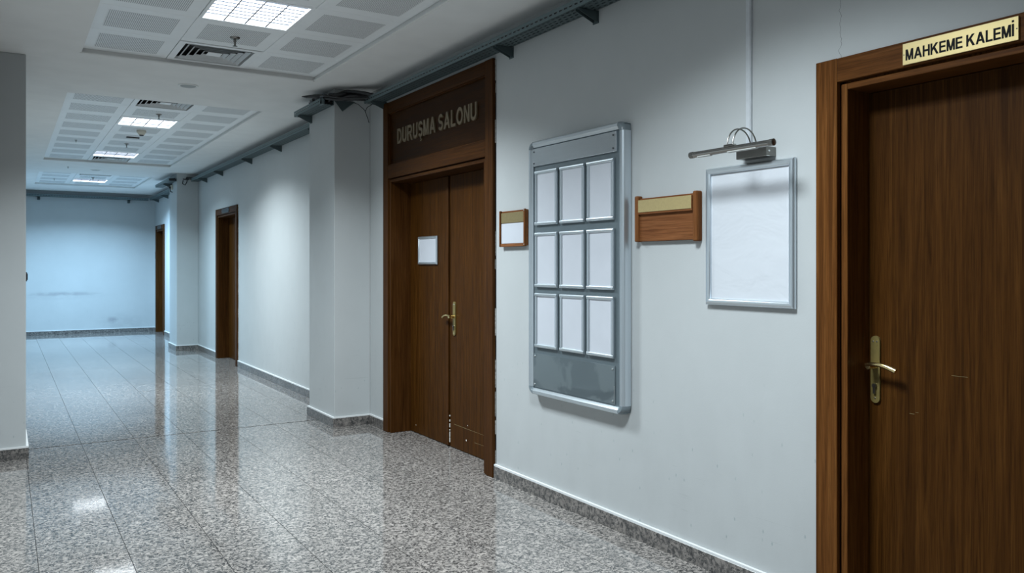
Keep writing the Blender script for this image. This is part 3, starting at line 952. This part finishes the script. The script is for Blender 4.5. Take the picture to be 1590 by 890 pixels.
# header plate with four dark screws
hp_ = MB().box(BX - 0.010, BX - 0.0005, 3.437, 4.262, 2.074, 2.184, 0.001).build('header_plate', M['alu_plate'], e)
for yy in (3.462, 4.244):
    for zz in (2.093, 2.165):
        MB().lathe((BX - 0.010, yy, zz), [(0.0058, 0.0), (0.0058, -0.002), (0.003, -0.004)], 10, 'x').build('screw', M['screw'], hp_)
# lower clear plate
lp = MB().box(BX - 0.006, BX - 0.0005, 3.455, 4.256, 0.697, 0.908, 0.0008).build('clear_plate', M['acrylic'], e)
for yy in (3.472, 4.238):
    for zz in (0.715, 0.89):
        MB().lathe((BX - 0.006, yy, zz), [(0.0062, 0.0), (0.006, -0.003), (0.003, -0.005)], 10, 'x').build('screw', M['steel_screw'], lp)
MB().box(BX - 0.0075, BX - 0.0055, 3.4555, 3.459, 0.697, 0.80).build('chipped_edge', M['steel_screw'], lp)
# nine clip frames
def clip_frame(yc, zc):
    W2, H2 = 0.1185, 0.169
    f = MB().box(BX - 0.006, BX - 0.0005, yc - W2 + 0.006, yc + W2 - 0.006, zc - H2 + 0.006, zc + H2 - 0.006).build('clip_frame', M['grey_plastic'], board, origin=(BX, yc, zc))
    mitred_frame(f, BX - 0.005, yc - W2, yc + W2, zc - H2, zc + H2, 0.0215, 0.014, M['alu_y'], M['alu'], mitre=False)
    MB().box(BX - 0.0095, BX - 0.006, yc - W2 + 0.018, yc + W2 - 0.018, zc - H2 + 0.018, zc + H2 - 0.018).build('paper_sheet', M['paper'], f)
    for sy in (-1, 1):
        for sz in (-1, 1):
            a, b = yc + sy * W2, zc + sz * H2
            MB().box(BX - 0.0165, BX - 0.004, a, a - sy * 0.020, b - sz * 0.001, b - sz * 0.0205, 0.004, 2).build('corner_cap', M['grey_plastic'], f)
    return f
cf0 = None
for zc in (1.873, 1.490, 1.116):
    for yc in (4.109, 3.842, 3.576):
        if cf0 is None: cf0 = clip_frame(yc, zc)
        else: copy_tree(cf0, board, (BX, yc, zc))

# ------------------------------------------------------------------ wooden plaques
e = empty('room_plaque', (WX, 4.542, 1.582), 'small wooden plaque with dull brass strip above a white card, beside double door', 'plaque')
MB().box(2.842, WX, 4.386, 4.698, 1.586, 1.818, 0.002).build('backing', M['plaque_wood'], e)
MB().box(2.828, 2.846, 4.383, 4.402, 1.580, 1.822, 0.006, 3).build('side_rail', M['plaque_rail'], e)
MB().box(2.828, 2.846, 4.688, 4.702, 1.580, 1.822, 0.005, 3).build('side_rail', M['plaque_rail'], e)
MB().box(2.832, 2.846, 4.402, 4.688, 1.580, 1.600, 0.003).build('bottom_rail', M['plaque_wood'], e)
MB().box(2.836, 2.8425, 4.404, 4.686, 1.738, 1.806, 0.001).build('brass_strip', M['brass_dull'], e)
MB().box(2.838, 2.8425, 4.404, 4.686, 1.602, 1.735, 0.0005).build('white_card', M['paper'], e)
for zz in (1.812, 1.592):
    MB().lathe((2.828, 4.392, zz), [(0.004, 0.0), (0.003, -0.002)], 8, 'x').build('screw', M['steel_screw'], e)

e = empty('room_plaque', (WX, 3.076, 1.576), 'wide wooden plaque with pale brass strip, between notice board and poster frame', 'plaque')
MB().box(2.838, WX, 2.856, 3.296, 1.580, 1.806, 0.002).build('backing', M['plaque_wood'], e)
MB().box(2.822, WX, 2.846, 2.878, 1.572, 1.816, 0.008, 3).build('side_rail', M['plaque_rail'], e)
MB().box(2.822, WX, 3.278, 3.306, 1.578, 1.820, 0.008, 3).build('side_rail', M['plaque_rail'], e)
st = MB().box(2.824, 2.840, 2.884, 3.276, 1.722, 1.796, 0.001).build('strip_holder', M['plaque_wood'], e)
MB().box(2.8215, 2.8245, 2.886, 3.274, 1.732, 1.796, 0.0006).build('brass_strip', plain('pale_brass_strip', (0.40, 0.315, 0.145), 0.45, 0.15, 0.5, 0.05, 90), st)

# ------------------------------------------------------------------ wall trunking and picture lamp
e = empty('cable_trunking', (WX, 2.552, 2.0), 'thin white vertical cable trunking rising from the picture lamp', 'trunking')
MB().box(2.846, WX, 2.540, 2.564, 2.00, CZ, 0.002).build('cover', M['trunk'], e)
MB().box(2.850, WX, 2.5365, 2.5675, 2.00, CZ).build('base', M['trunk'], e)

e = empty('picture_lamp', (WX, 2.49, 1.90), 'brushed nickel picture lamp on two arched arms above the poster frame', 'picture lamp')
lbx = 2.795
MB().box(lbx, WX, 2.405, 2.575, 1.930, 1.972, 0.002).build('wall_box', M['chrome_dark'], e)
MB().lathe((lbx + 0.02, 2.405, 1.952), [(0.005, 0.0), (0.004, -0.003)], 10, 'y').build('screw', M['steel_screw'], e)
tx, tz_, r_ = 2.665, 1.958, 0.0135
tb = MB().tube([(tx, 2.262, tz_), (tx, 2.264, tz_), (tx, 2.716, tz_), (tx, 2.718, tz_)], [0.010, r_, r_, 0.010], 20).build('lamp_tube', M['chrome'], e)
for (a, b) in ((2.250, 2.275), (2.705, 2.730)):
    MB().tube([(tx, a, tz_), (tx, a + 0.002, tz_), (tx, b - 0.002, tz_), (tx, b, tz_)], [0.011, 0.0148, 0.0148, 0.011], 20).build('end_cap', M['chrome_dark'], tb)
for (a, b) in ((2.60, 2.68), (2.34, 2.50)):
    MB().box(tx - 0.009, tx + 0.009, a, b, tz_ - 0.0155, tz_ - 0.008, 0.002).build('lens', M['lens_off'], tb)
MB().box(tx - 0.012, tx + 0.012, 2.463, 2.517, tz_ + 0.010, tz_ + 0.021, 0.003, 2).build('arm_clamp', M['chrome'], e)
for yy in (2.474, 2.506):
    pts = []
    for k in range(17):
        a = math.pi * k / 16
        pts.append(((tx + 2.815) / 2 - 0.5 * (2.815 - tx) * math.cos(a), yy, 1.972 + 0.082 * math.sin(a)))
    MB().tube(pts, 0.0033, 8).build('arched_arm', M['chrome_dark'], e)

# ------------------------------------------------------------------ cable trays
def make_tray(label, axis, c0, c1, a, b, z0, wall_side, brackets, wall_c):
    """perforated tray running from a to b along axis; c0..c1 across; wall_side is the across-coordinate at the wall"""
    outer, inner = (c0, c1)
    B = (lambda m, p0, p1, q0, q1, s0, s1: m.box(p0, p1, q0, q1, s0, s1)) if axis == 'y' else (lambda m, p0, p1, q0, q1, s0, s1: m.box(q0, q1, p0, p1, s0, s1))
    org = ((c0 + c1) / 2, (a + b) / 2, z0) if axis == 'y' else ((a + b) / 2, (c0 + c1) / 2, z0)
    e = empty('cable_tray', org, label, 'cable tray', 'perforated cable trays under the ceiling')
    th = 0.0016
    sg = 1 if c1 > c0 else -1
    m = MB()
    B(m, c0, c0 + sg * th, a, b, z0, z0 + 0.019)
    B(m, c0, c0 + sg * th, a, b, z0 + 0.030, z0 + 0.048)
    B(m, c0, c0 + sg * 0.008, a, b, z0 + 0.048, z0 + 0.0495)
    y = a
    while y < b - 0.01:
        B(m, c0, c0 + sg * th, y, min(y + 0.022, b), z0 + 0.019, z0 + 0.030)
        y += 0.050
    m.build('side_rail', M['galv'], e)
    m = MB()
    B(m, c1 - sg * th, c1, a, b, z0, z0 + 0.049)
    m.build('side_rail', M['galv'], e)
    m = MB()
    W = abs(c1 - c0)
    rows = 4
    edges = [0.0]
    for k in range(rows):
        cc = W * (k + 0.5) / rows
        edges += [cc - 0.005, cc + 0.005]
    edges.append(W)
    for k in range(0, len(edges) - 1, 2):
        B(m, c0 + sg * edges[k], c0 + sg * edges[k + 1], a, b, z0, z0 + th)
    for k in range(1, len(edges) - 1, 2):
        y = a + (0.025 if (k // 2) % 2 else 0.0)
        while y < b - 0.01:
            B(m, c0 + sg * edges[k], c0 + sg * edges[k + 1], y, min(y + 0.022, b), z0, z0 + th)
            y += 0.050
    m.build('bottom_plate', M['galv_dark'], e)
    for k in range(4):
        cc = c0 + sg * (0.020 + 0.029 * k)
        pts = [((cc, y, z0 + 0.020) if axis == 'y' else (y, cc, z0 + 0.020)) for y in (a + 0.02, (a + b) / 2, b - 0.02)]
        MB().tube(pts, 0.0165, 7).build('cable', M['cable'], e)
    for yb in brackets:
        m = MB()
        lo = c0 + sg * 0.004
        poly = [(lo, z0), (wall_c, z0), (wall_c, z0 - 0.062), (wall_c - sg * 0.012, z0 - 0.062), (lo, z0 - 0.014)]
        for s in (-1, 1):
            m.prism(poly, 'y' if axis == 'y' else 'x', yb + s * 0.016 - 0.001, yb + s * 0.016 + 0.001)
        B(m, lo, wall_c, yb - 0.017, yb + 0.017, z0 - 0.002, z0 - 0.0004)
        if axis == 'x':
            pass
        B(m, wall_c - sg * 0.004, wall_c, yb - 0.026, yb + 0.026, z0 - 0.070, z0)
        m.build('bracket', M['galv_dark'], e)
    return e
make_tray('perforated cable tray on wedge brackets above the notice board and double door', 'y', 2.722, 2.848, -1.0, 6.86, 2.902, 1, [0.0, 0.92, 1.84, 2.75, 3.68, 4.59, 6.70], WX)
make_tray('short cable tray across the top of the pier beside the double door', 'y', 2.385, 2.512, 7.06, 7.83, 2.902, 1, [7.70], 2.515)
make_tray('cable tray on wedge brackets along the wall between the two piers', 'y', 2.722, 2.848, 7.80, 14.86, 2.915, 1, [8.45, 9.90, 11.30, 13.04, 14.20], WX)
make_tray('distant cable tray across the top of the far pier', 'y', 2.375, 2.502, 14.88, 16.35, 2.915, 1, [15.5], 2.505)
make_tray('far cable tray beyond the distant pier above the farthest door', 'y', 2.722, 2.848, 15.68, 19.58, 2.915, 1, [16.8, 18.0, 19.2], WX)
make_tray('perforated cable tray across the top of the blue-lit end wall', 'x', 19.612, 19.738, -0.20, 2.71, 2.915, 1, [0.60, 2.32], YE)

# ------------------------------------------------------------------ loose cables on the piers
def wob(p, q, n, amp, sag, rng):
    p, q = Vector(p), Vector(q)
    pts = []
    for k in range(n + 1):
        t = k / n
        v = p.lerp(q, t)
        s = math.sin(t * math.pi)
        pts.append(v + Vector((rng.uniform(-amp, amp) * s, rng.uniform(-amp, amp) * s, rng.uniform(-amp, amp) * 0.6 * s - sag * s)))
    # smooth
    out = [pts[0]]
    for a, b in zip(pts[:-1], pts[1:]):
        out.append(a.lerp(b, 0.25)); out.append(a.lerp(b, 0.75))
    out.append(pts[-1])
    return out
rng = random.Random(11)
e = empty('cable_bundle', (2.52, 7.0, 2.95), 'tangle of black cables spilling over the pier beside the double door', 'cables')
for k in range(14):
    a = (2.40 + 0.012 * k, 7.42 + rng.uniform(-0.15, 0.1), 2.965 + rng.uniform(0, 0.03))
    b = (2.73 + 0.012 * k, 6.80 + rng.uniform(-0.1, 0.05), 2.925 + rng.uniform(0, 0.03))
    mid = (2.44 + rng.uniform(-0.05, 0.12), 6.99 + rng.uniform(-0.03, 0.02), 2.945 + rng.uniform(-0.01, 0.055))
    p = wob(a, mid, 4, 0.05, 0.0, rng) + wob(mid, b, 4, 0.05, -0.01, rng)[1:]
    p = [(min(max(v[0], 2.38), 2.84), min(v[1], 7.04) if v[0] > 2.50 else v[1], min(v[2], 3.03)) for v in p]
    MB().tube(p, rng.choice([0.007, 0.011, 0.016]), 7).build('cable', M['cable'], e)
MB().tube([(2.44, 7.14, 2.985), (2.39, 7.22, 2.995), (2.34, 7.30, 3.0), (2.31, 7.34, 3.006)], [0.018, 0.018, 0.013, 0.005], 7).build('cable_end', M['cable'], e)
MB().tube([(2.62, 6.95, 2.93), (2.68, 6.90, 2.90), (2.735, 6.88, 2.85), (2.75, 6.86, 2.79), (2.765, 6.85, 2.735)], 0.0032, 6).build('loose_wire', M['cable'], e)
MB().tube([(2.80, 6.84, 2.93), (2.79, 6.85, 2.90), (2.755, 6.87, 2.875), (2.74, 6.88, 2.84)], 0.003, 6).build('loose_wire', M['cable'], e)
MB().prism([(2.50, 2.935), (2.70, 2.945), (2.575, 2.845)], 'y', 7.015, 7.018).build('bent_tray_offcut', M['galv_dark'], e)
MB().tube([(2.575, 7.012, 2.846), (2.64, 7.010, 2.90), (2.70, 7.008, 2.946)], 0.004, 6).build('offcut_edge', M['galv'], e)
MB().box(2.655, 2.69, 6.95, 6.99, 2.935, 2.965, 0.003).build('cable_clamp', M['steel_screw'], e)
MB().box(2.40, 2.425, 7.05, 7.14, 2.90, 2.955, 0.004).build('cable_clamp', M['galv'], e)

e = empty('cable_bundle', (2.44, 14.86, 2.95), 'small dark cable loops and pale clamp on the distant pier', 'cables')
for k in range(4):
    a = (2.40 + 0.02 * k, 15.1, 2.97); b = (2.74, 14.80, 2.945 + 0.01 * k)
    MB().tube(wob(a, b, 5, 0.03, 0.0, rng), 0.010, 6).build('cable', M['cable'], e)
MB().tube([(2.60, 14.86, 2.93), (2.59, 14.85, 2.87), (2.63, 14.85, 2.85), (2.66, 14.86, 2.90), (2.665, 14.86, 2.94)], 0.008, 6).build('cable_loop', M['cable'], e)
MB().tube([(2.50, 15.35, 2.91), (2.47, 15.36, 2.84), (2.47, 15.30, 2.76), (2.485, 15.22, 2.75)], 0.008, 6).build('cable_loop', M['cable'], e)
MB().box(2.70, 2.76, 14.82, 14.86, 2.92, 2.96, 0.004).build('cable_clamp', M['lens_off'], e)

e = empty('wall_sensor', (2.505, 15.32, 2.8), 'small pale sensor on the front of the distant pier under its tray', 'sensor')
MB().box(2.475, 2.505, 15.28, 15.36, 2.80, 2.88, 0.006, 2).build('housing', M['cream_plastic'], e)
MB().lathe((2.476, 15.32, 2.835), [(0.022, 0.0), (0.020, -0.02), (0.010, -0.03)], 12, 'x').build('lens', M['black_plastic'], e)

# ------------------------------------------------------------------ small wall fittings
e = empty('wall_switch', (0.135, 7.28, 1.34), 'small black switch on the side of the left pier', 'switch')
MB().box(0.135, 0.143, 7.22, 7.30, 1.335, 1.405, 0.002).build('plate', M['black_plastic'], e)
MB().box(0.143, 0.148, 7.235, 7.285, 1.345, 1.395, 0.002).build('rocker', M['black_plastic'], e)
e = empty('room_plaque', (WX, 19.61, 1.5), 'tiny dark plaque beside the farthest door', 'plaque')
MB().box(2.848, WX, 19.57, 19.65, 1.62, 1.78, 0.002).build('backing', M['plaque_wood'], e)
MB().box(2.845, 2.849, 19.58, 19.64, 1.64, 1.72, 0.0008).build('white_card', M['board_back'], e)
